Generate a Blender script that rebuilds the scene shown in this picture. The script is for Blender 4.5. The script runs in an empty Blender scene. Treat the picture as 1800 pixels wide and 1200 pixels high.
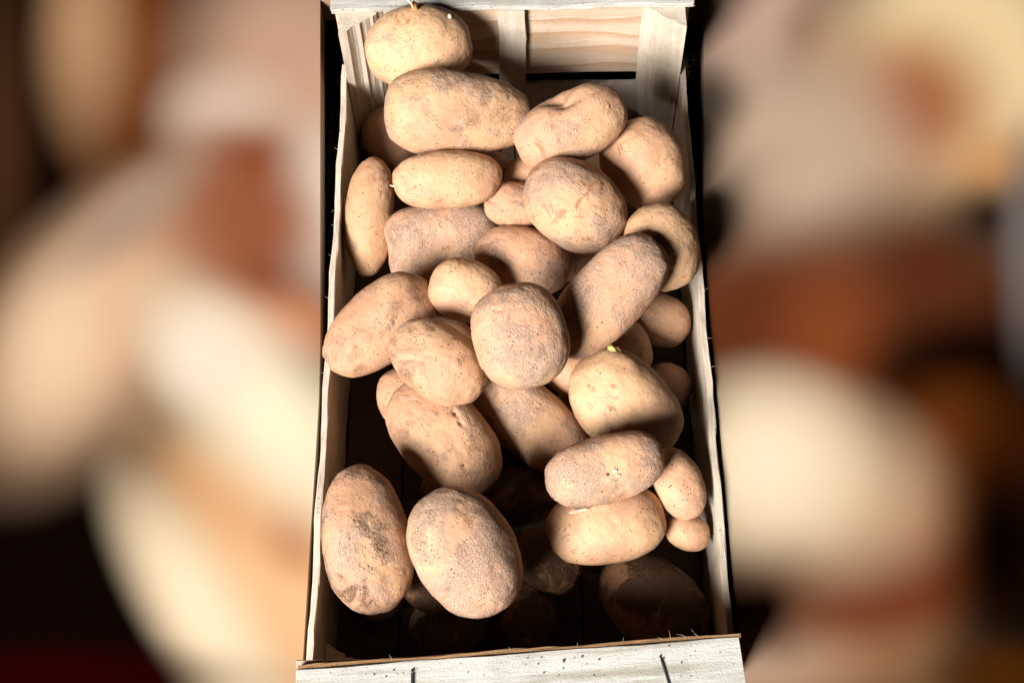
import bpy, bmesh, math
import numpy as np
from mathutils import Quaternion, Vector, Matrix

scene = bpy.context.scene
COL = scene.collection

# ------------------------------------------------------------------ camera
cam = bpy.data.cameras.new('camera')
cam_o = bpy.data.objects.new('camera', cam)
COL.objects.link(cam_o)
cam_o.location = (0.00873,-0.53368,1.09733)
cam_o.rotation_mode = 'QUATERNION'
cam_o.rotation_quaternion = (0.97114,0.23829,0.00749,-0.00669)
cam.sensor_width = 36.0
cam.lens = 48.0
cam.clip_start = 0.02
cam.clip_end = 50.0
scene.camera = cam_o

# ------------------------------------------------------------------ light
world = bpy.data.worlds.new('World')
scene.world = world
world.use_nodes = True
bg = world.node_tree.nodes['Background']
bg.inputs['Color'].default_value = (1.0, 0.62, 0.40, 1)
bg.inputs['Strength'].default_value = 0.004

lamp = bpy.data.lights.new('window_light', 'AREA')
lamp.shape = 'SQUARE'
lamp.size = 2.1
lamp.energy = 1100.0
lamp.color = (1.0, 0.965, 0.945)
lamp_o = bpy.data.objects.new('window_light', lamp)
COL.objects.link(lamp_o)
Ldir = Vector((-0.52, -0.68, 0.60)).normalized()
lamp_o.location = Vector((0, 0, 0.1)) + Ldir * 6.0
lamp_o.rotation_euler = Ldir.to_track_quat('Z', 'Y').to_euler()

scene.view_settings.view_transform = 'Standard'
scene.view_settings.look = 'None'
scene.view_settings.exposure = 0.0
scene.view_settings.gamma = 1.0
scene.view_settings.use_curve_mapping = False
scene.render.engine = 'CYCLES'
scene.cycles.max_bounces = 8
scene.cycles.diffuse_bounces = 2

# ------------------------------------------------------------------ helpers
def tag(o, label=None, category=None, group=None, kind=None):
    if label: o['label'] = label
    if category: o['category'] = category
    if group: o['group'] = group
    if kind: o['kind'] = kind
    return o

def empty(name, loc=(0, 0, 0)):
    o = bpy.data.objects.new(name, None)
    o.empty_display_size = 0.05
    COL.objects.link(o)
    o.location = loc
    return o

def link_mesh(name, verts, faces, mat, parent=None, smooth=False):
    me = bpy.data.meshes.new(name)
    me.from_pydata([tuple(v) for v in verts], [], [tuple(f) for f in faces])
    me.update()
    if smooth:
        me.polygons.foreach_set('use_smooth', [True] * len(me.polygons))
    if mat: me.materials.append(mat)
    o = bpy.data.objects.new(name, me)
    COL.objects.link(o)
    if parent: o.parent = parent
    return o

def lin(c):
    r = []
    for x in c[:3]:
        x = x / 255.0
        r.append(x / 12.92 if x <= 0.04045 else ((x + 0.055) / 1.055) ** 2.4)
    return tuple(r)

class NT:
    """small shorthand for building a node material"""
    def __init__(self, name):
        self.m = bpy.data.materials.new(name)
        self.m.use_nodes = True
        self.t = self.m.node_tree
        self.b = self.t.nodes['Principled BSDF']
    def n(self, kind, **kw):
        nd = self.t.nodes.new(kind)
        for k, v in kw.items(): setattr(nd, k, v)
        return nd
    def l(self, a, b): self.t.links.new(a, b)
    def coords(self): return self.n('ShaderNodeTexCoord').outputs['Object']
    def mapping(self, vec, scale=(1, 1, 1), loc=(0, 0, 0), rot=(0, 0, 0), kind='POINT'):
        mp = self.n('ShaderNodeMapping', vector_type=kind)
        self.l(vec, mp.inputs['Vector'])
        mp.inputs['Scale'].default_value = scale
        mp.inputs['Location'].default_value = loc
        mp.inputs['Rotation'].default_value = rot
        return mp.outputs['Vector']
    def noise(self, vec, scale, detail=3, rough=0.55, dist=0.0):
        nd = self.n('ShaderNodeTexNoise')
        self.l(vec, nd.inputs['Vector'])
        nd.inputs['Scale'].default_value = scale
        nd.inputs['Detail'].default_value = detail
        nd.inputs['Roughness'].default_value = rough
        nd.inputs['Distortion'].default_value = dist
        return nd.outputs['Fac']
    def voronoi(self, vec, scale, feature='F1'):
        nd = self.n('ShaderNodeTexVoronoi', feature=feature)
        self.l(vec, nd.inputs['Vector'])
        nd.inputs['Scale'].default_value = scale
        return nd
    def rng(self, val, a, b, c=0.0, d=1.0, smooth=True):
        nd = self.n('ShaderNodeMapRange', interpolation_type='SMOOTHSTEP' if smooth else 'LINEAR')
        self.l(val, nd.inputs['Value'])
        for i, x in enumerate((a, b, c, d)):
            if isinstance(x, (int, float)): nd.inputs[i + 1].default_value = x
            else: self.l(x, nd.inputs[i + 1])
        return nd.outputs['Result']
    def math(self, op, a, b=None):
        nd = self.n('ShaderNodeMath', operation=op)
        for i, x in enumerate((a, b)):
            if x is None: continue
            if isinstance(x, (int, float)): nd.inputs[i].default_value = x
            else: self.l(x, nd.inputs[i])
        return nd.outputs[0]
    def mix(self, fac, a, b):
        nd = self.n('ShaderNodeMix', data_type='RGBA')
        for i, x in ((0, fac), (6, a), (7, b)):
            if isinstance(x, (int, float)): nd.inputs[i].default_value = x
            elif isinstance(x, tuple): nd.inputs[i].default_value = (*x, 1)
            else: self.l(x, nd.inputs[i])
        return nd.outputs[2]
    def attr(self, name):
        nd = self.n('ShaderNodeAttribute', attribute_type='OBJECT', attribute_name=name)
        return nd.outputs['Fac']
    def done(self, color, rough=0.7, bump=None, bump_dist=0.0005, strength=1.0, spec=0.3):
        if isinstance(color, tuple): self.b.inputs['Base Color'].default_value = (*color, 1)
        else: self.l(color, self.b.inputs['Base Color'])
        if isinstance(rough, (int, float)): self.b.inputs['Roughness'].default_value = rough
        else: self.l(rough, self.b.inputs['Roughness'])
        self.b.inputs['Specular IOR Level'].default_value = spec
        if bump is not None:
            bp = self.n('ShaderNodeBump')
            bp.inputs['Distance'].default_value = bump_dist
            bp.inputs['Strength'].default_value = strength
            self.l(bump, bp.inputs['Height'])
            self.l(bp.outputs['Normal'], self.b.inputs['Normal'])
        return self.m

# ------------------------------------------------------------------ materials
def potato_skin():
    m = NT('potato_skin')
    co = m.coords()
    rnd = m.n('ShaderNodeObjectInfo').outputs['Random']
    off = m.n('ShaderNodeVectorMath', operation='SCALE')
    off.inputs[0].default_value = (3.1, 5.7, 2.3)
    m.l(rnd, off.inputs['Scale'])
    add = m.n('ShaderNodeVectorMath', operation='ADD')
    m.l(co, add.inputs[0]); m.l(off.outputs[0], add.inputs[1])
    p = add.outputs[0]
    dust, gold, soil = m.attr('dust'), m.attr('gold'), m.attr('soil')
    n_big = m.noise(p, 22, 3)
    n_mid = m.noise(p, 60, 4, 0.6)
    n_fine = m.noise(p, 420, 3, 0.7)
    # bare skin: rosy tan to yellow, warmer at random
    rosy = m.mix(n_mid, (0.48, 0.250, 0.140), (0.59, 0.345, 0.215))
    gold_c = m.mix(n_mid, (0.57, 0.325, 0.160), (0.68, 0.440, 0.265))
    gsel = m.math('ADD', m.math('SUBTRACT', gold, 0.5), m.rng(n_big, 0.3, 0.7))
    base = m.mix(m.rng(gsel, 0.25, 0.85), rosy, gold_c)
    base = m.mix(m.rng(n_fine, 0.35, 0.75, 0.0, 0.22), base, (0.27, 0.13, 0.06))
    # rust coloured scuffs where the outer skin is rubbed
    sc = m.noise(p, 38, 5, 0.65, 0.8)
    scf = m.rng(m.math('ADD', sc, m.math('MULTIPLY', m.attr('rust'), 0.07)), 0.63, 0.69, 0.0, 0.75)
    base = m.mix(scf, base, (0.30, 0.115, 0.04))
    base = m.mix(m.attr('tone'), base, (0.27, 0.135, 0.060))  # browner skin per potato; on the deep ones this is painted shade
    # dry soil film in patches
    dmask_n = m.noise(m.mapping(p, loc=(1.7, 0.3, 0.9)), 30, 6, 0.68, 0.4)
    edge = m.math('SUBTRACT', 0.72, m.math('MULTIPLY', dust, 0.30))
    dm = m.rng(m.math('SUBTRACT', dmask_n, edge), -0.06, 0.10)
    film = m.mix(n_mid, (0.49, 0.310, 0.210), (0.64, 0.455, 0.335))
    col = m.mix(m.math('MULTIPLY', dm, 0.72), base, film)
    # grains: coarse where the film is thick
    g1 = m.noise(p, 900, 2, 0.7)
    g2 = m.noise(p, 1700, 2, 0.6)
    grain = m.math('ADD', m.math('MULTIPLY', g1, 0.6), m.math('MULTIPLY', g2, 0.4))
    gd = m.math('MULTIPLY', m.rng(grain, 0.56, 0.47), m.math('MULTIPLY', dm, 0.52))
    col = m.mix(gd, col, (0.15, 0.085, 0.05))
    gl = m.math('MULTIPLY', m.rng(grain, 0.56, 0.64), m.math('MULTIPLY', dm, 0.5))
    col = m.mix(gl, col, (0.64, 0.51, 0.40))
    # dark soil stains; on the deep potatoes they paint shade into the skin
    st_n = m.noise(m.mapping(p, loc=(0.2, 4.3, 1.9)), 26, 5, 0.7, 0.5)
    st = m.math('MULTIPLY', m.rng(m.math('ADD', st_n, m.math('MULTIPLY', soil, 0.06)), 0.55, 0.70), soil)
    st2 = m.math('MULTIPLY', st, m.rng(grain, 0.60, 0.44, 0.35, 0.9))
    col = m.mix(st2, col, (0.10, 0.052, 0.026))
    # grey smudges, clustered specks and lenticels
    sm = m.noise(m.mapping(p, loc=(7.2, 1.3, 3.9)), 48, 4, 0.6, 0.3)
    col = m.mix(m.rng(sm, 0.60, 0.74, 0.0, 0.55), col, (0.17, 0.12, 0.09))
    vo = m.voronoi(p, 210)
    sparse = m.n('ShaderNodeSeparateColor')
    m.l(vo.outputs['Color'], sparse.inputs[0])
    sp = m.math('MULTIPLY', m.rng(vo.outputs['Distance'], 0.20, 0.10), m.rng(sparse.outputs[0], 0.62, 0.66))
    clus = m.rng(m.noise(p, 75, 3), 0.46, 0.62, 0.05, 1.0)
    sp = m.math('MULTIPLY', sp, clus)
    vo2 = m.voronoi(p, 520)
    sparse2 = m.n('ShaderNodeSeparateColor')
    m.l(vo2.outputs['Color'], sparse2.inputs[0])
    s2 = m.math('MULTIPLY', m.rng(vo2.outputs['Distance'], 0.34, 0.18), m.rng(sparse2.outputs[1], 0.74, 0.78))
    s2 = m.math('MULTIPLY', s2, m.rng(m.noise(m.mapping(p, loc=(2.2, 9.1, 0.4)), 65, 4), 0.47, 0.60))
    spk = m.math('MAXIMUM', sp, s2)
    col = m.mix(m.math('MULTIPLY', spk, 0.8), col, (0.12, 0.055, 0.025))
    # hairline scratches
    wv = m.n('ShaderNodeTexNoise')
    m.l(m.mapping(p, scale=(1.0, 6.0, 2.0), rot=(0.4, 0.7, 0.9)), wv.inputs['Vector'])
    wv.inputs['Scale'].default_value = 45
    wv.inputs['Detail'].default_value = 1
    scr = m.math('MULTIPLY', m.rng(m.math('ABSOLUTE', m.math('SUBTRACT', wv.outputs['Fac'], 0.5)), 0.012, 0.003),
                 m.rng(m.noise(m.mapping(p, loc=(5.5, 5.1, 8.4)), 40, 1), 0.66, 0.70))
    col = m.mix(m.math('MULTIPLY', scr, 0.6), col, (0.26, 0.11, 0.05))
    h = m.math('ADD', m.math('MULTIPLY', grain, m.rng(dm, 0.0, 1.0, 0.18, 1.25, False)),
               m.math('MULTIPLY', n_fine, 0.45))
    h = m.math('SUBTRACT', h, m.math('MULTIPLY', spk, 0.55))
    h = m.math('SUBTRACT', h, m.math('MULTIPLY', scr, 0.6))
    h = m.math('ADD', h, m.math('MULTIPLY', m.noise(p, 150, 3), 0.4))
    h = m.math('ADD', h, m.math('MULTIPLY', m.math('MULTIPLY', st, m.noise(p, 520, 2, 0.6)), 0.8))
    rough = m.rng(dm, 0.0, 1.0, 0.58, 0.92, False)
    return m.done(col, rough, h, 0.0011, 0.9, 0.28)

def wood(name, light, dark, axis=0, fine=1.0, fuzz=True, curl=0.0, speck=0.5, streak=0.5):
    m = NT(name)
    co = m.coords()
    s = [9.0, 9.0, 9.0]
    for i in range(3): s[i] = 0.9 if i == axis else 9.0
    rnd = m.n('ShaderNodeObjectInfo').outputs['Random']
    off = m.n('ShaderNodeVectorMath', operation='SCALE')
    off.inputs[0].default_value = (4.1, 3.7, 6.3)
    m.l(rnd, off.inputs['Scale'])
    add = m.n('ShaderNodeVectorMath', operation='ADD')
    m.l(co, add.inputs[0]); m.l(off.outputs[0], add.inputs[1])
    p = m.mapping(add.outputs[0], scale=tuple(s))
    a = m.noise(p, 7 * fine, 4, 0.6, 0.6)
    b = m.noise(p, 36 * fine, 3, 0.7)
    col = m.mix(m.rng(a, 0.38, 0.68, 0.0, streak), light, dark)
    col = m.mix(m.rng(b, 0.5, 0.8, 0.0, 0.35), col, tuple(x * 0.6 for x in dark))
    h = m.math('ADD', m.math('MULTIPLY', a, 0.6), m.math('MULTIPLY', b, 0.8))
    if curl:
        # broad flat-sawn growth rings
        w = m.n('ShaderNodeTexWave', wave_type='BANDS', bands_direction='Z', wave_profile='SAW')
        q = m.mapping(add.outputs[0], scale=(0.22, 1.0, 1.0))
        m.l(q, w.inputs['Vector'])
        w.inputs['Scale'].default_value = 16
        w.inputs['Distortion'].default_value = 5.0
        w.inputs['Detail'].default_value = 1.5
        w.inputs['Detail Scale'].default_value = 2.6
        ring = m.rng(w.outputs['Fac'], 0.35, 1.0, 0.0, curl)
        col = m.mix(ring, col, (0.44, 0.255, 0.14))
    # knots of dirt and dark flecks
    vo = m.voronoi(add.outputs[0], 240)
    sep = m.n('ShaderNodeSeparateColor')
    m.l(vo.outputs['Color'], sep.inputs[0])
    fl = m.math('MULTIPLY', m.rng(vo.outputs['Distance'], 0.30, 0.12), m.rng(sep.outputs[0], 0.80, 0.84))
    col = m.mix(m.math('MULTIPLY', fl, speck), col, (0.10, 0.065, 0.04))
    sm = m.noise(add.outputs[0], 24, 5, 0.65)
    col = m.mix(m.rng(sm, 0.52, 0.75, 0.0, 0.35), col, tuple(x * 0.45 for x in dark))
    tiny = m.noise(add.outputs[0], 800, 2, 0.7)
    col = m.mix(m.rng(tiny, 0.55, 0.7, 0.0, 0.2 * (1 + speck)), col, tuple(x * 0.5 for x in dark))
    h = m.math('ADD', h, m.math('MULTIPLY', tiny, 0.6))
    return m.done(col, 0.78, h, 0.0008, 0.8, 0.22)

SKIN = potato_skin()
PALE = wood('pale_poplar', (0.62, 0.54, 0.43), (0.44, 0.34, 0.24), axis=1)
POST = wood('split_post_wood', (0.60, 0.52, 0.41), (0.42, 0.33, 0.23), axis=2, fine=1.2, speck=0.2)
RAIL = wood('rail_wood', (0.56, 0.545, 0.49), (0.30, 0.265, 0.20), axis=0, speck=0.5, streak=0.8)
PANEL = wood('flat_sawn_panel_wood', (0.62, 0.475, 0.345), (0.52, 0.35, 0.23), axis=0, curl=0.75, speck=0.25)
DARKWOOD = wood('raw_brown_edge', (0.30, 0.17, 0.08), (0.20, 0.10, 0.045), axis=0)
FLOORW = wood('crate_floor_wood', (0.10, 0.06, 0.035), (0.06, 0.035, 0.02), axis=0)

def simple(name, col, rough=0.6, metal=0.0, nscale=200, amt=0.25):
    m = NT(name)
    n = m.noise(m.coords(), nscale, 3)
    c = m.mix(m.rng(n, 0.3, 0.7, 0.0, amt), col, tuple(x * 0.45 for x in col))
    m.b.inputs['Metallic'].default_value = metal
    return m.done(c, rough, n, 0.0003, 0.4)

STEEL = simple('staple_steel', (0.22, 0.23, 0.27), 0.35, 0.9)
FIBRE = simple('wood_fibre_pale', (0.52, 0.42, 0.29), 0.8)
SPROUT = simple('sprout_pale', (0.80, 0.66, 0.46), 0.5)
SCAR = simple('scar_orange', (0.50, 0.22, 0.05), 0.7)
STEM = simple('stem_yellow', (0.74, 0.56, 0.18), 0.7)
BUD = simple('bud_dark', (0.10, 0.05, 0.025), 0.7)
PAPER = simple('paper_white', (0.62, 0.58, 0.53), 0.8)

def burlap():
    m = NT('dark_burlap')
    co = m.coords()
    wob = m.noise(co, 60, 2)
    cs = []
    for d, rot in (('X', 0.0), ('Y', 0.0)):
        w = m.n('ShaderNodeTexWave', wave_type='BANDS', bands_direction=d)
        m.l(co, w.inputs['Vector'])
        w.inputs['Scale'].default_value = 42
        w.inputs['Distortion'].default_value = 1.2
        w.inputs['Detail'].default_value = 2
        w.inputs['Detail Scale'].default_value = 3
        cs.append(m.rng(w.outputs['Fac'], 0.62, 0.9))
    thread = m.math('MAXIMUM', *cs)
    thread = m.math('MULTIPLY', thread, m.rng(wob, 0.35, 0.6))
    col = m.mix(thread, (0.012, 0.007, 0.005), (0.13, 0.085, 0.045))
    return m.done(col, 0.95, thread, 0.001, 0.8, 0.05)

def blur_fill(shapes):
    """blurred side fill: potatoes with their light and shade painted as layered soft ovals"""
    m = NT('blurred_potato_fill')
    co = m.coords()
    col = (0.0025, 0.0008, 0.0005)
    K = 0.68
    for (x, y, a, b, ang, soft, ink) in shapes:
        g = m.n('ShaderNodeTexGradient', gradient_type='SPHERICAL')
        k = 1.0 + min(1.0, soft * 0.9 + 0.30)
        m.l(m.mapping(co, kind='TEXTURE', loc=(x, y, 0), rot=(0, 0, ang), scale=(a * k, b * k, 1)), g.inputs['Vector'])
        fac = m.rng(g.outputs['Fac'], 0.0, min(1.0, 2.0 * (1.0 - 1.0 / k)))
        col = m.mix(fac, col, tuple(min(0.92, c * K) for c in lin(ink)))
    return m.done(col, 0.9, None, spec=0.0)

# ------------------------------------------------------------------ ground, added side fill and cloth
BLUR_SHAPES = [   # x, y, half length, half width, turn, softness, sRGB colour, light and shade painted in
    (-0.4628,0.2075,0.1660,0.0254,1.739,0.80,(62, 38, 22)),
    (-0.3649,0.3096,0.1302,0.0502,1.719,0.60,(116, 62, 26)),
    (-0.4026,0.3241,0.0971,0.0329,1.727,0.90,(176, 136, 98)),
    (-0.2032,0.2789,0.1366,0.0915,1.709,0.40,(194, 154, 128)),
    (-0.2585,0.2186,0.0481,0.0427,2.566,0.80,(214, 188, 166)),
    (-0.2280,0.0942,0.0941,0.0816,1.990,0.60,(140, 80, 46)),
    (-0.2231,0.1590,0.0486,0.0282,2.620,0.80,(128, 66, 34)),
    (-0.1814,0.0536,0.0436,0.0305,3.042,0.80,(84, 36, 20)),
    (-0.1609,0.1219,0.0678,0.0370,1.654,0.80,(242, 228, 208)),
    (-0.1925,0.0046,0.0534,0.0313,2.862,0.70,(192, 132, 96)),
    (-0.3458,0.0183,0.1201,0.0740,-1.978,0.50,(204, 164, 128)),
    (-0.2264,0.1057,0.0588,0.0531,2.504,1.00,(146, 84, 54)),
    (-0.3777,-0.0079,0.0664,0.0393,1.508,0.80,(226, 192, 156)),
    (-0.3341,0.1196,0.0602,0.0262,-2.271,0.80,(165, 138, 118)),
    (-0.1865,-0.2104,0.1331,0.0627,2.163,0.50,(226, 180, 132)),
    (-0.1952,-0.1508,0.0609,0.0310,2.565,0.80,(208, 156, 108)),
    (-0.2401,-0.2360,0.0957,0.0285,2.186,0.60,(238, 216, 180)),
    (-0.1606,-0.1746,0.0282,0.0257,2.084,0.90,(170, 108, 66)),
    (-0.1985,-0.0756,0.1183,0.0455,2.294,0.60,(245, 230, 196)),
    (-0.2563,-0.0207,0.0423,0.0325,2.210,0.80,(236, 218, 196)),
    (-0.3397,-0.2857,0.1006,0.0187,3.122,0.80,(36, 2, 2)),
    (0.2025,0.0515,0.1242,0.0666,-3.132,0.70,(110, 66, 40)),
    (0.2128,0.3363,0.1039,0.0794,1.398,0.40,(200, 166, 146)),
    (0.2818,0.2872,0.0402,0.0259,1.394,0.80,(140, 96, 72)),
    (0.4086,0.2643,0.1662,0.1065,1.314,0.25,(246, 216, 166)),
    (0.3548,0.2141,0.0771,0.0620,1.261,0.60,(164, 94, 48)),
    (0.4190,0.1451,0.0380,0.0325,0.853,0.80,(206, 152, 100)),
    (0.2432,0.1670,0.1086,0.0977,1.069,0.40,(200, 172, 146)),
    (0.1753,0.2277,0.0288,0.0254,1.306,0.90,(92, 78, 66)),
    (0.3492,0.0431,0.0808,0.0693,-2.708,0.60,(88, 44, 24)),
    (0.4080,0.0954,0.0347,0.0280,-2.843,0.80,(42, 28, 22)),
    (0.2074,0.0024,0.0988,0.0796,-3.015,0.50,(98, 50, 27)),
    (0.2563,-0.0197,0.0633,0.0367,1.404,0.80,(132, 68, 34)),
    (0.3625,-0.0501,0.0688,0.0431,-3.065,0.60,(8, 3, 1)),
    (0.4309,0.0750,0.0860,0.0165,1.384,0.80,(112, 102, 98)),
    (0.3419,-0.1217,0.0602,0.0508,0.987,0.50,(106, 52, 16)),
    (0.2916,-0.1953,0.0518,0.0451,0.920,0.60,(140, 80, 40)),
    (0.1814,-0.2678,0.1249,0.0548,-3.136,0.50,(160, 116, 80)),
    (0.1640,-0.2760,0.0540,0.0293,-3.125,0.80,(180, 150, 126)),
    (0.2660,-0.2261,0.0819,0.0344,-2.988,0.60,(104, 44, 20)),
    (0.1459,-0.2154,0.0344,0.0307,-2.896,0.80,(60, 30, 20)),
    (0.2139,-0.1363,0.0889,0.0675,2.912,0.50,(220, 190, 152)),
    (0.1955,-0.1216,0.0562,0.0502,1.132,0.80,(246, 228, 194)),
    (0.3643,-0.1965,0.1094,0.0358,1.379,0.70,(5, 2, 1)),
    (0.3475,-0.2931,0.0370,0.0184,-3.102,0.80,(70, 36, 6)),
]

GROUND = simple('barn_floor_dirt', (0.05, 0.035, 0.025), 0.95, 0.0, 8)
g = link_mesh('ground', [(-6, -6, -0.032), (6, -6, -0.032), (6, 6, -0.032), (-6, 6, -0.032)], [(0, 1, 2, 3)], GROUND)
tag(g, kind='structure')

def counter():
    """added slab for the blurred side fill; crate stands in its opening on a shelf"""
    root = tag(empty('blurred_side_fill', (0, 0, 0)), 'wide flat panel added as the blurred fill of potatoes on both sides of the crate', 'added panel')
    Z0, Z1 = 0.075, 0.104  # height made up so the crate casts little shadow on the panel
    out = [(-0.75, -0.50), (0.75, -0.50), (0.75, 0.66), (-0.75, 0.66)]
    hole = [(-0.1600, -0.3000), (0.1600, -0.3000), (0.1600, -0.2109), (0.1600, -0.1422), (0.1600, -0.0691), (0.1600, -0.0178), (0.1600, 0.0358), (0.1611, 0.0919), (0.1654, 0.1506), (0.1700, 0.2120), (0.1748, 0.2765), (0.1798, 0.3441), (-0.1822, 0.3532), (-0.1784, 0.2849), (-0.1747, 0.2199), (-0.1713, 0.1579), (-0.1680, 0.0987), (-0.1648, 0.0422), (-0.1618, -0.0119), (-0.1600, -0.0637), (-0.1600, -0.1373), (-0.1600, -0.2065)]
    bm = bmesh.new()
    def loop(pts, z): return [bm.verts.new((x, y, z)) for x, y in pts]
    n = len(hole)
    rings = {}
    for z in (Z0, Z1):
        rings[z] = (loop(out, z), loop(hole, z))
        o_, h_ = rings[z]
        # hole runs counter-clockwise from its near left corner: right side up, then left side down
        half = n // 2
        right, left = h_[1:half + 1], h_[half + 1:] + [h_[0]]
        bm.faces.new([o_[0], o_[1], h_[1], h_[0]])
        bm.faces.new([o_[1], o_[2]] + list(reversed(right)))
        bm.faces.new([o_[2], o_[3], h_[half + 1], h_[half]])
        bm.faces.new([o_[3], o_[0]] + list(reversed(left)))
    for k in (0, 1):
        a, b = rings[Z0][k], rings[Z1][k]
        m = len(a)
        for q in range(m):
            bm.faces.new([a[q], a[(q + 1) % m], b[(q + 1) % m], b[q]])
    bmesh.ops.recalc_face_normals(bm, faces=bm.faces)
    bmesh.ops.triangulate(bm, faces=[f for f in bm.faces if len(f.verts) > 4])
    me = bpy.data.meshes.new('side_fill_panel'); bm.to_mesh(me); bm.free()
    me.materials.append(blur_fill(BLUR_SHAPES))
    o = bpy.data.objects.new('side_fill_panel', me); COL.objects.link(o); o.parent = root
    vs = [(x, y, z) for z in (-0.030, -0.010) for x, y in ((-0.60, -0.45), (0.60, -0.45), (0.60, 0.60), (-0.60, 0.60))]
    fs = [(3, 2, 1, 0), (4, 5, 6, 7)] + [(q, (q + 1) % 4, 4 + (q + 1) % 4, 4 + q) for q in range(4)]
    link_mesh('shelf_board', vs, fs, DARKWOOD, root)
    for x in (-0.55, 0.55):
        vs = [(x + a, y, z) for z in (-0.0098, 0.0748) for a, y in ((-0.03, -0.44), (0.03, -0.44), (0.03, 0.59), (-0.03, 0.59))]
        link_mesh('spacer_rail', vs, fs, DARKWOOD, root)
counter()

def cloth():
    nx, ny = 60, 80
    rng = np.random.RandomState(5)
    vs = []
    for j in range(ny + 1):
        v = j / ny
        y = -0.280 + v * 0.80
        hl = hr = 0.162 + max(0.0, y + 0.25) * 0.10
        for i in range(nx + 1):
            u = i / nx
            x = -hl + u * (hl + hr)
            if i in (0, nx): x += 0.0006 * math.sin(j * 2.1) + 0.0005 * rng.randn()
            vs.append((x, y, -0.0070 + 0.0008 * math.sin(x * 70 + y * 31) * math.sin(y * 47)))
    fs = []
    for j in range(ny):
        for i in range(nx):
            a = j * (nx + 1) + i
            fs.append((a, a + 1, a + nx + 2, a + nx + 1))
    o = link_mesh('burlap_cloth', vs, fs, burlap(), smooth=True)
    md = o.modifiers.new('thickness', 'SOLIDIFY')
    md.thickness = 0.0012
    md.offset = -1
    return tag(o, 'dark loosely woven burlap cloth lying under the crate', 'cloth')
cloth()

# ------------------------------------------------------------------ crate
crate = tag(empty('wooden_crate', (0, 0, 0.004)), 'pale wooden potato crate with raised ends, filled with dusty potatoes', 'crate')
crate.location = (0, 0, 0)

def board(name, x0, x1, y0, y1, z0, z1, mat, parent=crate, seed=0, rough=0.0006, seg=0.012, bev=0.0006, rot=None):
    """a sawn board: a box cut into short segments whose edges wander a little; its origin is its centre"""
    c = Vector(((x0 + x1) / 2, (y0 + y1) / 2, (z0 + z1) / 2))
    d = Vector((x1 - x0, y1 - y0, z1 - z0))
    bm = bmesh.new()
    bmesh.ops.create_cube(bm, size=1.0)
    for v in bm.verts: v.co = Vector((v.co.x * d.x, v.co.y * d.y, v.co.z * d.z))
    ax = max(range(3), key=lambda i: d[i])
    n = max(2, int(d[ax] / seg))
    for k in range(1, n):
        pt = Vector((0, 0, 0)); pt[ax] = -d[ax] / 2 + d[ax] * k / n
        no = Vector((0, 0, 0)); no[ax] = 1
        bmesh.ops.bisect_plane(bm, geom=bm.verts[:] + bm.edges[:] + bm.faces[:], plane_co=pt, plane_no=no)
    rng = np.random.RandomState(seed + 11)
    if bev:
        es = [e for e in bm.edges if len(e.link_faces) == 2 and e.calc_face_angle(0) > 0.5]
        bmesh.ops.bevel(bm, geom=es, offset=bev, segments=1, affect='EDGES')
    ph = rng.rand(3) * 6
    for v in bm.verts:
        t = v.co[ax]
        for i in range(3):
            if i == ax:
                v.co[i] += rough * 0.8 * rng.randn()
            else:
                v.co[i] += rough * (math.sin(t * 60 + ph[i]) * 0.8 + 0.35 * rng.randn())
    me = bpy.data.meshes.new(name)
    bm.to_mesh(me); bm.free()
    me.materials.append(mat)
    o = bpy.data.objects.new(name, me)
    COL.objects.link(o)
    o.parent = parent
    o.location = c
    if rot: o.rotation_euler = rot
    return o

# floor of the crate: lengthwise slats on three battens
for y in (-0.19, 0.0, 0.19):
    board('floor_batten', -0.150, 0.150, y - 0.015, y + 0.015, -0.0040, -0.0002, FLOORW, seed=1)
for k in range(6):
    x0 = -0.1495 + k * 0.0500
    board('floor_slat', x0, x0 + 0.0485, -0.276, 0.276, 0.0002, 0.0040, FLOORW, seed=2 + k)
# long sides
board('side_panel', -0.1560, -0.1510, -0.2780, 0.2705, -0.0040, 0.1100, PALE, seed=20, rough=0.0007)
board('side_panel', 0.1510, 0.1560, -0.2780, 0.2705, -0.0040, 0.1100, PALE, seed=21, rough=0.0007)

def post(x, y, sx, sy, z0, z1, seed):
    """triangular corner post split from a log: right angle in the corner, rough sloping face inwards"""
    w = 0.036
    tri = [(0, 0), (sx * w, 0), (sx * w * 0.62, sy * 0.012), (0, sy * w * 0.75)]
    rng = np.random.RandomState(seed)
    n = 26
    vs, fs = [], []
    m = 8
    ring = []
    for i in range(4):
        a, b = tri[i], tri[(i + 1) % 4]
        for k in range(m): ring.append((a[0] + (b[0] - a[0]) * k / m, a[1] + (b[1] - a[1]) * k / m))
    R = len(ring)
    groove = rng.randn(R) * 0.0005
    for j in range(n + 1):
        z = z0 + (z1 - z0) * j / n
        tw = 0.0007 * math.sin(z * 30 + seed)
        for i, (px, py) in enumerate(ring):
            k = 0.0 if i < m or i >= 3 * m else 1.0
            o_ = (groove[i] + tw) * k
            vs.append((x + px + sx * o_, y + py + sy * o_, z))
    for j in range(n):
        for i in range(R):
            a = j * R + i; b = j * R + (i + 1) % R
            fs.append((a, b, b + R, a + R))
    fs.append(tuple(range(R - 1, -1, -1))); fs.append(tuple(n * R + i for i in range(R)))
    o = link_mesh('corner_post', vs, fs, POST, crate)
    bm = bmesh.new(); bm.from_mesh(o.data); bmesh.ops.recalc_face_normals(bm, faces=bm.faces); bm.to_mesh(o.data); bm.free()
    return o

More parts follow.
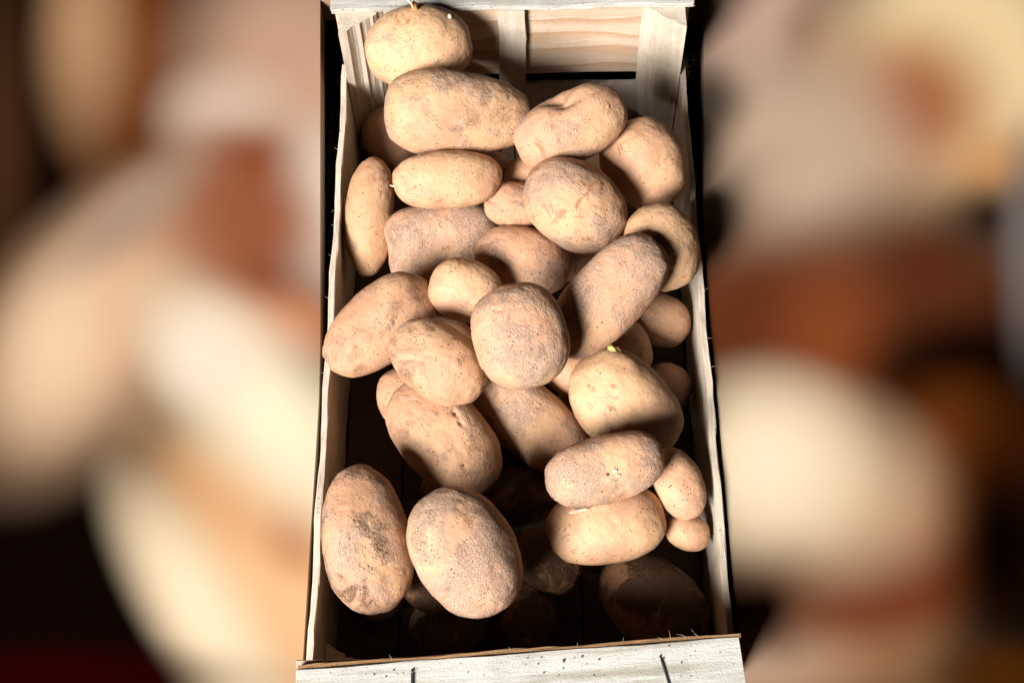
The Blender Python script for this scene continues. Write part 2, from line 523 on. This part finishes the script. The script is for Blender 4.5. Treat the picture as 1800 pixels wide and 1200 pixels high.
post(-0.1505, 0.2770, 1, -1, 0.0050, 0.1765, 3)
post(0.1505, 0.2770, -1, -1, 0.0050, 0.1765, 4)
post(-0.1505, -0.2775, 1, 1, 0.0050, 0.0600, 5)
post(0.1505, -0.2775, -1, 1, 0.0050, 0.0600, 6)
# far end: low slat, gap, tall panel, middle batten, cap rail
board('end_slat', -0.1555, 0.1555, 0.2775, 0.2825, -0.0040, 0.0665, PALE, seed=31)
board('end_panel', -0.1555, 0.1555, 0.2775, 0.2825, 0.0830, 0.1760, PANEL, seed=32)
board('end_batten', -0.0125, 0.0115, 0.2710, 0.2770, 0.0050, 0.1762, POST, seed=33)
board('cap_rail', -0.1580, 0.1580, 0.2720, 0.3000, 0.1770, 0.1825, RAIL, seed=34, rough=0.0008)
# near end: the same, its rail nailed on slightly askew
board('end_slat', -0.1555, 0.1555, -0.2830, -0.2780, -0.0040, 0.0665, PALE, seed=41)
board('end_panel', -0.1555, 0.1555, -0.2950, -0.2900, 0.0815, 0.1600, PANEL, seed=42)
rail = board('cap_rail', -0.1530, 0.1530, -0.3360, -0.2890, 0.1610, 0.1670, RAIL, seed=44, rough=0.0006, rot=(0, 0, 0.060))
edge = board('rail_edge_strip', -0.1530, 0.1530, -0.2885, -0.2855, 0.1600, 0.1655, DARKWOOD, seed=45, rough=0.0006, rot=(0, 0, 0.060))

def tube(pts, radii, mat, name, parent=None, sides=8):
    vs, fs = [], []
    P = [Vector(p) for p in pts]
    for i, p in enumerate(P):
        t = (P[min(i + 1, len(P) - 1)] - P[max(i - 1, 0)]).normalized()
        u = t.orthogonal().normalized(); w = t.cross(u)
        for k in range(sides):
            a = 2 * math.pi * k / sides
            vs.append(p + (u * math.cos(a) + w * math.sin(a)) * radii[i])
    for i in range(len(P) - 1):
        for k in range(sides):
            a = i * sides + k; b = i * sides + (k + 1) % sides
            fs.append((a, b, b + sides, a + sides))
    fs.append(tuple(range(sides - 1, -1, -1)))
    fs.append(tuple((len(P) - 1) * sides + k for k in range(sides)))
    return link_mesh(name, vs, fs, mat, parent, smooth=True)

def staple(lx, ly, ang):
    c, s = math.cos(ang), math.sin(ang)
    z = 0.0031
    pts = []
    for t in np.linspace(-0.011, 0.011, 9):
        pts.append((lx + c * t, ly + s * t, z + 0.0009 - 0.0000 * t))
    pts = [(pts[0][0], pts[0][1], z - 0.003)] + pts + [(pts[-1][0], pts[-1][1], z - 0.003)]
    return tube(pts, [0.0008] * len(pts), STEEL, 'staple', rail)
staple(-0.0735, 0.0060, 1.52)
staple(0.0990, 0.0030, 1.76)

# torn fibres on the rail and panel edges
rng = np.random.RandomState(8)
def fibre(p, d, length, r=0.00016, parent=crate):
    d = Vector(d).normalized(); side = d.orthogonal().normalized()
    k = rng.randn() * 0.35
    pts, rad = [], []
    for i in range(7):
        t = i / 6
        pts.append(Vector(p) + d * length * t + side * k * length * t * t)
        rad.append(r * (1.0 - 0.8 * t))
    return tube(pts, rad, FIBRE, 'wood_fibre', parent, 5)
for i in range(9):
    x = rng.uniform(-0.12, 0.13)
    fibre((x, -0.2862 + x * 0.060, 0.1652), (rng.randn() * 1.2, 0.9, 0.1 + 0.2 * rng.rand()), rng.uniform(0.002, 0.007))
for i in range(8):
    x = rng.uniform(-0.14, 0.15)
    fibre((x, 0.2725, 0.1780), (rng.randn(), -0.5, -0.4), rng.uniform(0.002, 0.006))
for i in range(7):
    y = rng.uniform(-0.1, 0.25)
    fibre((0.1560, y, 0.1095), (0.8, rng.randn() * 0.6, 0.2), rng.uniform(0.002, 0.005))
    fibre((-0.1560, y, 0.1095), (-0.8, rng.randn() * 0.6, 0.2), rng.uniform(0.002, 0.004))

# ------------------------------------------------------------------ potatoes
bm0 = bmesh.new()
bmesh.ops.create_icosphere(bm0, subdivisions=6, radius=1.0)
BASE_V = np.array([v.co[:] for v in bm0.verts])
BASE_V /= np.linalg.norm(BASE_V, axis=1)[:, None]
BASE_F = np.array([[v.index for v in f.verts] for f in bm0.faces], dtype=np.int32)
bm0.free()
bm1 = bmesh.new()
bmesh.ops.create_icosphere(bm1, subdivisions=5, radius=1.0)
LOW_V = np.array([v.co[:] for v in bm1.verts])
LOW_V /= np.linalg.norm(LOW_V, axis=1)[:, None]
LOW_F = np.array([[v.index for v in f.verts] for f in bm1.faces], dtype=np.int32)
bm1.free()

_perm = np.random.RandomState(1).permutation(256)
_perm = np.concatenate([_perm, _perm, _perm])
_grad = np.random.RandomState(2).randn(256, 3)
_grad /= np.linalg.norm(_grad, axis=1)[:, None]

def perlin(p):
    i = np.floor(p).astype(int); fr = p - i
    u = fr * fr * fr * (fr * (fr * 6 - 15) + 10)
    i &= 255
    out = 0
    for dx in (0, 1):
        wx = u[:, 0] if dx else 1 - u[:, 0]
        for dy in (0, 1):
            wy = u[:, 1] if dy else 1 - u[:, 1]
            for dz in (0, 1):
                wz = u[:, 2] if dz else 1 - u[:, 2]
                h = _perm[_perm[_perm[(i[:, 0] + dx) & 255] + ((i[:, 1] + dy) & 255)] + ((i[:, 2] + dz) & 255)]
                g_ = _grad[h]
                out = out + wx * wy * wz * (g_[:, 0] * (fr[:, 0] - dx) + g_[:, 1] * (fr[:, 1] - dy) + g_[:, 2] * (fr[:, 2] - dz))
    return out

def potato_points(n, r, seed, sq=0.15, taper=0.0, bend=0.0, lumps=(), dents=(), wrinkle=0, pit=0, **_):
    rs = np.random.RandomState(seed * 7 + 3)
    off = rs.rand(3) * 100
    e = 2.0 + sq
    p = n / (np.abs(n) ** e).sum(1)[:, None] ** (1 / e)
    k = 1 + taper * p[:, 0:1]
    p = np.concatenate([p[:, 0:1], p[:, 1:2] * k, p[:, 2:3] * k], 1)
    p[:, 1] += bend * (p[:, 0] ** 2 - 0.35)
    s = np.array(r) / np.mean(r)
    q = n * s
    f = 1 + 0.055 * perlin(q * 1.5 + off) + 0.030 * perlin(q * 3.1 + off + 9) + 0.012 * perlin(q * 7 + off + 5)
    f += 0.0045 * perlin(q * 17 + off) + 0.003 * perlin(q * 34 + off + 3)
    for d, amp, w in lumps:
        d = np.array(d) / np.linalg.norm(d)
        f += amp * np.exp(-(1 - n @ d) / w)
    for d, amp, w in dents:
        d = np.array(d) / np.linalg.norm(d)
        f -= amp * np.exp(-(1 - n @ d) / w)
    # eyes: a shallow dimple under a small brow, mostly towards one end
    for i in range(rs.randint(6, 11)):
        d = rs.randn(3); d[0] += 0.25; d /= np.linalg.norm(d)
        t = np.cross(d, [1, 0, 0.1]); t /= np.linalg.norm(t); b = np.cross(d, t)
        du, dv = (n @ t) * s.max(), (n @ b) * s.max()
        on = (n @ d) > 0.5
        wdt, hgt = rs.uniform(0.07, 0.13), rs.uniform(0.025, 0.04)
        amp = rs.uniform(0.018, 0.040)
        f -= on * amp * np.exp(-(du / wdt) ** 2 - (dv / hgt) ** 2)
        f += on * amp * 0.55 * np.exp(-(du / (wdt * 1.2)) ** 2 - ((dv - 2.0 * hgt - 0.8 * du * du) / hgt) ** 2)
    # small pock marks
    for i in range(rs.randint(6, 16)):
        d = rs.randn(3); d /= np.linalg.norm(d)
        f -= rs.uniform(0.006, 0.016) * np.exp(-(1 - n @ d) / rs.uniform(0.0004, 0.0012))
    if pit:
        for d, w in (((-0.15, 0.55, 0.85), 0.0016), ((0.02, 0.50, 0.9), 0.0012), ((0.5, -0.1, 0.85), 0.0012)):
            d = np.array(d) / np.linalg.norm(d)
            f -= 0.07 * np.exp(-(1 - n @ d) / w)
    if wrinkle:
        m = np.exp(-((p[:, 0] + 0.55) / 0.30) ** 2) * np.clip(n[:, 2] * 1.5 - 0.1, 0, 1) * np.clip(0.7 + n[:, 1] * 1.6, 0, 1)
        ww = perlin(q * 4 + off)
        f += m * 0.035 * np.sin((p[:, 0] * 34 + p[:, 1] * 9 + ww * 7)) * (0.5 + 0.5 * perlin(q * 6 + off))
        f -= m * 0.03 * np.abs(perlin(q * 9 + off + 31))
    return p * f[:, None] * np.array(r)

POTATOES = [  # strongest soil and tone values paint shade onto the buried potatoes
    ('shaded potato behind the left end of the longest one', (-0.1193,0.2442,0.0318), (0.8226,0.2422,0.1985,-0.4747), (0.0316,0.0250,0.0220), {'dust': 0.4, 'gold': 0.1}),
    ('potato deep in the crate shadow under the lit heap', (-0.0787,0.2453,0.0972), (0.9414,0.3197,0.0654,-0.0851), (0.0364,0.0302,0.0226), {}),
    ('potato deep in the crate shadow under the lit heap', (0.0839,0.2365,0.0297), (0.9154,0.3036,0.0546,-0.2585), (0.0326,0.0271,0.0203), {}),
    ('potato deep in the crate shadow under the lit heap', (-0.0380,0.2041,0.0955), (0.9458,0.3088,0.0484,-0.0876), (0.0338,0.0267,0.0200), {}),
    ('potato deep in the crate shadow under the lit heap', (-0.0568,0.1751,0.1190), (0.9470,0.3042,0.0563,-0.0862), (0.0309,0.0249,0.0187), {}),
    ('potato deep in the crate shadow under the lit heap', (-0.0612,0.1014,0.0287), (0.9604,0.2661,0.0065,0.0820), (0.0362,0.0269,0.0202), {}),
    ('potato deep in the crate shadow under the lit heap', (-0.0089,0.1043,0.0520), (0.9469,0.2648,0.0561,-0.1736), (0.0336,0.0255,0.0191), {}),
    ('potato deep in the crate shadow under the lit heap', (0.0518,0.0985,0.0595), (0.9328,0.2571,-0.0846,0.2379), (0.0333,0.0253,0.0189), {}),
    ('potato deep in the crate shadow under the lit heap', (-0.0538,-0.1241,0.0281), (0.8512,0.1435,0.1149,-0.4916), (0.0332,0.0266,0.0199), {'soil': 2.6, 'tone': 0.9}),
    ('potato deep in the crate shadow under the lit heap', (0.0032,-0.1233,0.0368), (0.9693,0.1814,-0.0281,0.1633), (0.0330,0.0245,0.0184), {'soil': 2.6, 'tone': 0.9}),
    ('potato deep in the crate shadow under the lit heap', (-0.0703,0.0252,0.0296), (0.9558,0.2289,0.0746,-0.1688), (0.0352,0.0276,0.0207), {}),
    ('potato deep in the crate shadow under the lit heap', (-0.0048,0.0335,0.0331), (0.7908,0.1942,0.1451,-0.5620), (0.0377,0.0302,0.0226), {}),
    ('potato deep in the crate shadow under the lit heap', (0.0603,0.0231,0.0290), (0.9169,0.2172,-0.0991,0.3198), (0.0351,0.0276,0.0207), {}),
    ('potato deep in the crate shadow under the lit heap', (-0.0691,-0.0519,0.0299), (0.9184,0.1858,0.1036,-0.3335), (0.0366,0.0293,0.0219), {}),
    ('potato deep in the crate shadow under the lit heap', (-0.0056,-0.0474,0.0292), (0.9161,0.1965,0.0797,-0.3403), (0.0366,0.0269,0.0201), {}),
    ('potato deep in the crate shadow under the lit heap', (0.0624,-0.0540,0.0294), (0.9136,0.2040,0.0525,-0.3477), (0.0365,0.0292,0.0219), {}),
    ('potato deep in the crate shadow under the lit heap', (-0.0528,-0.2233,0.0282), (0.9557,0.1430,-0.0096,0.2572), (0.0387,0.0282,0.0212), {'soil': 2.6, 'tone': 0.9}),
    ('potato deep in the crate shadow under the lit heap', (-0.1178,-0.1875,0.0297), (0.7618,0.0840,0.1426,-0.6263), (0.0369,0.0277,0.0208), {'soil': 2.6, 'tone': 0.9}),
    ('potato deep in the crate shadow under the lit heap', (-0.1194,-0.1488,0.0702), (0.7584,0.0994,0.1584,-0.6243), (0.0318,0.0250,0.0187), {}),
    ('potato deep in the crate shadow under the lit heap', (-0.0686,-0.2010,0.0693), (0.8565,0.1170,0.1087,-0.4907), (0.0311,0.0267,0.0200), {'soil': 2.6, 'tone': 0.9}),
    ('big potato in deep shadow in the front right corner of the crate', (0.1053,-0.2188,0.0443), (0.9356,0.1509,0.0047,-0.3191), (0.0476,0.0341,0.0300), {'dust': 0.0, 'gold': 0.2, 'soil': 2.6, 'tone': 0.9}),  # shade painted in through soil and tone
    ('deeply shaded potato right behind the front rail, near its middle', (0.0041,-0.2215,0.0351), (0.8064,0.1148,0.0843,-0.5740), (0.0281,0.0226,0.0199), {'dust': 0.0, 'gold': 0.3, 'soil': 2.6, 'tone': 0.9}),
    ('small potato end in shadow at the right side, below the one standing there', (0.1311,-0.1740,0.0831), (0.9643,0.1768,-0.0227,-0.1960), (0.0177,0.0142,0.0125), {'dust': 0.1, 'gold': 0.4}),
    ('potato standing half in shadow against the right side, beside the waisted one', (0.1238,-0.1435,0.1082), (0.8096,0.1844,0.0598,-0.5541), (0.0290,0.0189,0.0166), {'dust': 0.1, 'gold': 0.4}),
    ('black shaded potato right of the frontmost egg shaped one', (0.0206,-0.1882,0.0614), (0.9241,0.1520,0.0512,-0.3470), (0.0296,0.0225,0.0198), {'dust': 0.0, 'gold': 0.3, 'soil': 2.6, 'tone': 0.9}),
    ('dark reddish potato peeping out right of the oval one with the pointed tip', (-0.0211,0.1469,0.1151), (0.9502,0.2958,0.0408,-0.0889), (0.0198,0.0178,0.0157), {'dust': 0.3, 'gold': 0.1}),
    ('dark potato in the gap below the heart shaped one', (0.0148,0.1296,0.1236), (0.9208,0.2846,0.0762,-0.2555), (0.0244,0.0195,0.0172), {'dust': 0.3, 'gold': 0.1}),
    ('dim round potato with one dark eye, under the clean yellow one at the right', (0.1227,0.0237,0.0647), (0.9502,0.2491,-0.0018,-0.1870), (0.0264,0.0225,0.0198), {'dust': 0.3, 'gold': 0.1}),
    ('small plain potato in shade right of the bulky cream one', (0.1277,-0.0296,0.0458), (0.9553,0.2267,-0.0081,-0.1897), (0.0209,0.0194,0.0171), {'dust': 0.0, 'gold': 0.2}),
    ('orange lit shaded potato under the upper end of the bulky cream one', (0.0859,-0.0037,0.0711), (0.8733,0.2270,0.0723,-0.4249), (0.0317,0.0250,0.0220), {'dust': 0.05, 'gold': 0.3}),
    ('reddish shaded potato in the gap right of the squarish pale one', (0.0485,-0.0296,0.0739), (0.9711,0.2248,-0.0347,0.0725), (0.0247,0.0190,0.0167), {'dust': 0.2, 'gold': 0.2}),
    ('slim finger shaped potato with wrinkled skin standing along the left side panel', (-0.1267,0.1140,0.0970), (0.6553,0.1500,0.2459,-0.6983), (0.0515,0.0213,0.0187), {'tone': 0.4, 'dust': 0.2, 'gold': 0.7, 'wrinkle': 1, 'bend': 0.08}),
    ('big knobbly potato with a waist on its left side, coated in grainy soil', (-0.0624,0.0905,0.0906), (0.9591,0.2750,0.0125,0.0652), (0.0512,0.0345,0.0303), {'dust': 0.9, 'gold': 0.1, 'dents': [((-0.97, 0.0, 0.25), 0.2, 0.09), ((-0.3, 0.1, 0.95), 0.05, 0.05)], 'lumps': [((-0.75, 0.55, 0.3), 0.1, 0.15), ((-0.75, -0.6, 0.3), 0.1, 0.15)], 'sq': 0.6}),
    ('small potato half hidden behind the large egg shaped one with rusty scabs', (-0.0000,0.0980,0.1344), (0.9569,0.2856,0.0186,-0.0490), (0.0258,0.0196,0.0172), {'dust': 0.5, 'gold': 0.4, 'seed': 71}),
    ('broad potato with a brown scratch, beside the sunlit right side panel', (0.1105,0.1343,0.1384), (0.8089,0.2775,0.1194,-0.5043), (0.0396,0.0347,0.0306), {'dust': 0.25, 'gold': 0.4, 'taper': -0.08}),
    ('clean yellow round potato at the right edge, half shaded by its neighbour', (0.1182,0.0429,0.1537), (0.7671,0.2461,0.1218,-0.5797), (0.0363,0.0298,0.0263), {'tone': 0.0, 'dust': 0.05, 'gold': 1.0}),
    ('roundish potato with a white root sprout, under the far rail of the crate', (-0.0811,0.2386,0.1705), (0.9386,0.3412,0.0227,0.0463), (0.0462,0.0359,0.0316), {'dust': 0.35, 'gold': 0.9, 'sprout': 'root'}),
    ('longest and biggest potato, blunt at its left end, lying crossways near the far end', (-0.0461,0.1678,0.1692), (0.9474,0.3168,0.0345,-0.0290), (0.0617,0.0354,0.0311), {'tone': 0.22, 'dust': 0.6, 'gold': 0.75, 'taper': -0.16, 'sq': 0.5}),
    ('heart shaped potato with a notch in its upper edge, in front of the slot', (0.0469,0.1471,0.1752), (0.9312,0.3029,-0.0787,0.1870), (0.0486,0.0292,0.0257), {'tone': 0.12, 'dust': 0.55, 'gold': 0.35, 'dents': [((0.12, 0.7, 0.7), 0.26, 0.03), ((0.0, 0.93, 0.36), 0.3, 0.035)], 'lumps': [((0.6, 0.65, 0.45), 0.07, 0.15)], 'sq': 0.3}),
    ('smooth oval potato with a pointed left tip, below the longest potato', (-0.0557,0.1096,0.1570), (0.9547,0.2957,0.0227,0.0222), (0.0448,0.0241,0.0212), {'dust': 0.3, 'gold': 0.6, 'tip': 1, 'sq': 0.4}),
    ('pinkish oval potato behind the two round ones in the middle, half in shadow', (0.0064,0.0538,0.1180), (0.9506,0.2631,0.0449,-0.1584), (0.0409,0.0276,0.0242), {'dust': 0.6, 'gold': 0.1}),
    ('large dusty egg shaped potato with rusty scabs, right of centre near the top', (0.0490,0.0799,0.1604), (0.9077,0.2767,0.0738,-0.3069), (0.0455,0.0348,0.0306), {'dust': 0.7, 'gold': 0.3, 'rust': 1.0}),
    ('long dusty potato slanting up to the right, its lower left end in shadow', (0.0719,-0.0088,0.1657), (0.8924,0.2221,-0.1257,0.3721), (0.0579,0.0294,0.0258), {'dust': 0.75, 'gold': 0.25, 'sq': 0.5, 'taper': 0.03}),
    ('long speckled potato slanting down to the left side panel, left of the middle', (-0.1108,-0.0106,0.1265), (0.9083,0.2477,-0.0322,0.3354), (0.0524,0.0304,0.0267), {'tone': 0.18, 'dust': 0.55, 'gold': 0.35, 'taper': 0.06, 'lumps': [((0.5, 0.7, 0.5), 0.07, 0.2)], 'sq': 0.2}),
    ('smallest round potato on top of the heap, with a sprouting eye and pale face', (-0.0411,0.0125,0.1421), (0.9576,0.2512,0.0575,-0.1291), (0.0293,0.0252,0.0222), {'dust': 0.35, 'gold': 0.6, 'sq': 0.3}),
    ('dim potato peeping out left of the large one with the dark pitted eye', (-0.0938,-0.0506,0.0715), (0.8007,0.1524,0.1621,-0.5563), (0.0274,0.0227,0.0200), {'dust': 0.3, 'gold': 0.1}),
    ('large potato with a dark pitted eye, slanting under the golden one with the soil cap', (-0.0595,-0.0954,0.0951), (0.8939,0.1738,0.1121,-0.3976), (0.0537,0.0350,0.0308), {'dust': 0.5, 'gold': 0.55, 'sq': 0.3, 'pit': 1}),
    ('long potato slanting down to the right under the squarish pale one', (0.0117,-0.0724,0.0700), (0.9066,0.1947,0.0772,-0.3662), (0.0553,0.0290,0.0256), {'dust': 0.65, 'gold': 0.4, 'sq': 0.5}),
    ('oval golden potato with a brown soil cap, left of the squarish pale one', (-0.0611,-0.0556,0.1497), (0.9248,0.2094,0.1035,-0.3005), (0.0412,0.0288,0.0253), {'tone': 0.05, 'dust': 0.45, 'gold': 0.75, 'soil': 0.9, 'sq': 0.2}),
    ('squarish pale potato in the very middle, caked with grey dust at its lower end', (0.0035,-0.0522,0.1845), (0.7809,0.1918,0.1448,-0.5766), (0.0400,0.0357,0.0314), {'tone': 0.0, 'dust': 0.7, 'gold': 0.35, 'sq': 0.5, 'soil': 0.05}),
    ('smooth potato with its left end in black shadow, under the waisted dusty one', (0.0674,-0.1711,0.0945), (0.9822,0.1700,-0.0400,0.0693), (0.0466,0.0304,0.0267), {'dust': 0.15, 'gold': 0.55, 'sq': 0.3}),
    ('bulky cream potato with a yellow stem scar on top, above the waisted dusty one', (0.0853,-0.0700,0.0952), (0.8772,0.2084,0.0622,-0.4280), (0.0496,0.0363,0.0319), {'dust': 0.3, 'gold': 0.9, 'sprout': 'scar', 'sq': 0.5, 'lumps': [((0.6, 0.6, 0.3), 0.06, 0.2)]}),
    ('waisted dusty potato with a small pale sprout, lying across the lower right', (0.0654,-0.1427,0.1387), (0.9735,0.1873,-0.0513,0.1207), (0.0455,0.0258,0.0227), {'dust': 0.8, 'gold': 0.3, 'sprout': 'bud', 'dents': [((0.1, -0.75, 0.65), 0.12, 0.05), ((0.05, 0.9, 0.4), 0.05, 0.08)], 'sq': 0.4}),
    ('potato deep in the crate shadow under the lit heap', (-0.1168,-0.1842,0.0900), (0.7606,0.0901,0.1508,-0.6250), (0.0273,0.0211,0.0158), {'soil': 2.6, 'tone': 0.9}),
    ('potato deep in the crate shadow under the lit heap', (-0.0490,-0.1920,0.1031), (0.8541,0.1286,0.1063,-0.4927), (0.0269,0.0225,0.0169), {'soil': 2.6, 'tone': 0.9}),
    ('big tall potato with a dark soil stain, in the front left corner', (-0.1138,-0.1932,0.1327), (0.7603,0.0914,0.1533,-0.6246), (0.0558,0.0325,0.0286), {'tone': 0.3, 'dust': 0.8, 'gold': 0.4, 'soil': 1.15, 'taper': 0.1, 'sq': 0.2}),
    ('frontmost big egg shaped potato covered in bright grainy dust', (-0.0394,-0.2097,0.1479), (0.8538,0.1294,0.1029,-0.4937), (0.0496,0.0372,0.0327), {'dust': 0.95, 'gold': 0.35, 'sq': 0.2}),
]

def surf(r, d, k, seed):
    seed = k.get('seed', seed)
    n = np.array([d], float); n /= np.linalg.norm(n)
    kk = {a: b for a, b in k.items() if a not in ('dust', 'gold', 'soil', 'rust', 'tone', 'seed', 'sprout', 'tip')}
    return Vector(potato_points(n, r, seed, **kk)[0]), Vector(n[0])

def blob(name, c, r, mat, parent, seed=0, squash=(1, 1, 1)):
    pts = LOW_V[:642]
    bmx = bmesh.new()
    bmesh.ops.create_icosphere(bmx, subdivisions=3, radius=1.0)
    for v in bmx.verts:
        n = np.array([v.co[:]])
        f = 1 + 0.5 * perlin(n * 2.2 + seed)[0]
        v.co = Vector((v.co.x * squash[0], v.co.y * squash[1], v.co.z * squash[2])) * r * f + Vector(c)
    me = bpy.data.meshes.new(name); bmx.to_mesh(me); bmx.free()
    me.polygons.foreach_set('use_smooth', [True] * len(me.polygons))
    me.materials.append(mat)
    o = bpy.data.objects.new(name, me); COL.objects.link(o); o.parent = parent
    return o

for idx, (label, loc, quat, r, k) in enumerate(POTATOES):
    seen = 'dust' in k
    V, F = (BASE_V, BASE_F) if seen else (LOW_V, LOW_F)
    pts = potato_points(V, r, k.get('seed', idx), **{a: b for a, b in k.items() if a not in ('dust', 'gold', 'soil', 'rust', 'tone', 'seed', 'sprout', 'tip')})
    me = bpy.data.meshes.new('potato')
    me.vertices.add(len(pts)); me.vertices.foreach_set('co', pts.astype(np.float32).ravel())
    nf = len(F)
    me.loops.add(nf * 3); me.polygons.add(nf)
    me.loops.foreach_set('vertex_index', F.ravel())
    me.polygons.foreach_set('loop_start', np.arange(0, nf * 3, 3, dtype=np.int32))
    me.polygons.foreach_set('loop_total', np.full(nf, 3, dtype=np.int32))
    me.polygons.foreach_set('use_smooth', np.ones(nf, dtype=bool))
    me.update(calc_edges=True)
    me.materials.append(SKIN)
    o = bpy.data.objects.new('potato', me)
    COL.objects.link(o)
    o.location = loc
    o.rotation_mode = 'QUATERNION'
    o.rotation_quaternion = quat
    o['dust'] = float(k.get('dust', 0.3)); o['gold'] = float(k.get('gold', 0.3)); o['soil'] = float(k.get('soil', 0.6 if k.get('dust', 0) > 0.4 else 0.25)); o['rust'] = float(k.get('rust', 0.0)); o['tone'] = float(k.get('tone', 0.06 * (idx * 7 % 4)))
    tag(o, label, 'potato', 'potatoes heaped in the crate')
    sp = k.get('sprout')
    if sp == 'root':
        c, n = surf(r, (0.0, 0.85, 0.55), k, idx)
        blob('sprout_scar', c - n * 0.0012, 0.0042, SCAR, o, 3, (0.8, 1.7, 0.6))
        tube([c, c + Vector((-0.003, 0.006, 0.004)), c + Vector((-0.008, 0.012, 0.007)), c + Vector((-0.013, 0.020, 0.008)), c + Vector((-0.014, 0.026, 0.007))],
             [0.0011, 0.0009, 0.0007, 0.0006, 0.0003], SPROUT, 'sprout', o)
        c, n = surf(r, (0.62, 0.62, 0.5), k, idx)
        blob('sprout', c, 0.0018, SPROUT, o, 9, (1, 1.4, 1))
    elif sp == 'scar':
        c, n = surf(r, (-0.72, 0.55, 0.42), k, idx)
        blob('stem_scar', c - n * 0.0008, 0.0040, STEM, o, 5, (1.3, 0.8, 0.8))
        blob('stem_scar', c + Vector((0.003, 0.004, 0.001)), 0.0022, BUD, o, 15, (1.3, 0.6, 0.6))
    elif sp == 'bud':
        c, n = surf(r, (0.15, -0.12, 0.95), k, idx)
        blob('sprout', c, 0.0014, SPROUT, o, 7, (1.5, 1.0, 1.2))
        blob('sprout', c + Vector((0.001, -0.004, 0.0)), 0.0011, SPROUT, o, 8, (1.8, 0.8, 1))
        blob('bud_scar', c + Vector((-0.006, -0.001, -0.0006)), 0.0019, BUD, o, 8, (1.3, 1.0, 0.5))
    if k.get('tip'):
        c, n = surf(r, (-1.0, -0.12, 0.1), k, idx)
        tube([c - n * 0.001, c + n * 0.002, c + n * 0.0045 + Vector((0, 0.001, 0))], [0.0013, 0.0008, 0.0003], SPROUT, 'stem_tip', o)
    if k.get('pit'):
        for d, rad in (((-0.15, 0.55, 0.85), 0.0016), ((0.5, -0.1, 0.85), 0.0013)):
            c, n = surf(r, d, k, idx)
            blob('dark_eye', c, rad, BUD, o, 4, (1, 1, 0.6))
# crumbs of dry soil lying on the near rail and the crate floor
rc = np.random.RandomState(21)
bmc = bmesh.new()
for i in range(220):
    if i < 70:
        t = rc.uniform(-0.145, 0.145)
        c = Vector((t - 0.060 * 0.0, -0.3125 + t * 0.060 + rc.uniform(-0.018, 0.021), 0.1672))
        sz = rc.uniform(0.0003, 0.0009)
    else:
        c = Vector((rc.uniform(-0.14, 0.14), rc.uniform(-0.26, 0.26), 0.0046))
        sz = rc.uniform(0.0008, 0.003)
    g_ = bmesh.ops.create_icosphere(bmc, subdivisions=1, radius=1.0)
    for v in g_['verts']:
        v.co = Vector((v.co.x * rc.uniform(0.7, 1.3), v.co.y * rc.uniform(0.7, 1.3), v.co.z * rc.uniform(0.5, 0.9))) * sz + c
mec = bpy.data.meshes.new('soil_crumbs'); bmc.to_mesh(mec); bmc.free()
mec.materials.append(simple('dry_soil', (0.16, 0.095, 0.055), 0.95, 0, 900))
oc = bpy.data.objects.new('soil_crumbs', mec); COL.objects.link(oc)
tag(oc, 'fine dark crumbs of dry soil scattered on the near rail', 'crumbs', kind='stuff')

# bits caught in the heap
def chip(name, c, u, v, w, mat, label, cat):
    """a small split piece of wood or paper: six-sided sliver with thickness"""
    c, u, v, w = (Vector(q) for q in (c, u, v, w))
    prof = [(-1, 0), (-0.8, 0.8), (0.7, 1), (1, 0.3), (0.9, -0.8), (-0.7, -1)]
    vs = [c + u * a + v * b - w for a, b in prof] + [c + u * a + v * b + w for a, b in prof]
    fs = [(5, 4, 3, 2, 1, 0), (6, 7, 8, 9, 10, 11)] + [(i, (i + 1) % 6, 6 + (i + 1) % 6, 6 + i) for i in range(6)]
    o = link_mesh(name, vs, fs, mat)
    o.location = (0, 0, 0)
    return tag(o, label, cat)
chip('wood_splinter', (0.0447, -0.1707, 0.1244), (0.0075, 0.0012, 0.0008), (0.0001, 0.0011, 0.0006), (0, -0.0002, 0.0005), FIBRE, 'pale wood splinter pinched between the waisted dusty potato and the smooth one below', 'splinter')
chip('paper_scrap', (-0.0202, -0.0788, 0.0683), (0.0022, 0.0012, 0.0004), (-0.0012, 0.0040, 0.0020), (0, -0.0001, 0.0002), PAPER, 'tiny pale paper scrap in the dark gap between two long potatoes', 'scrap')
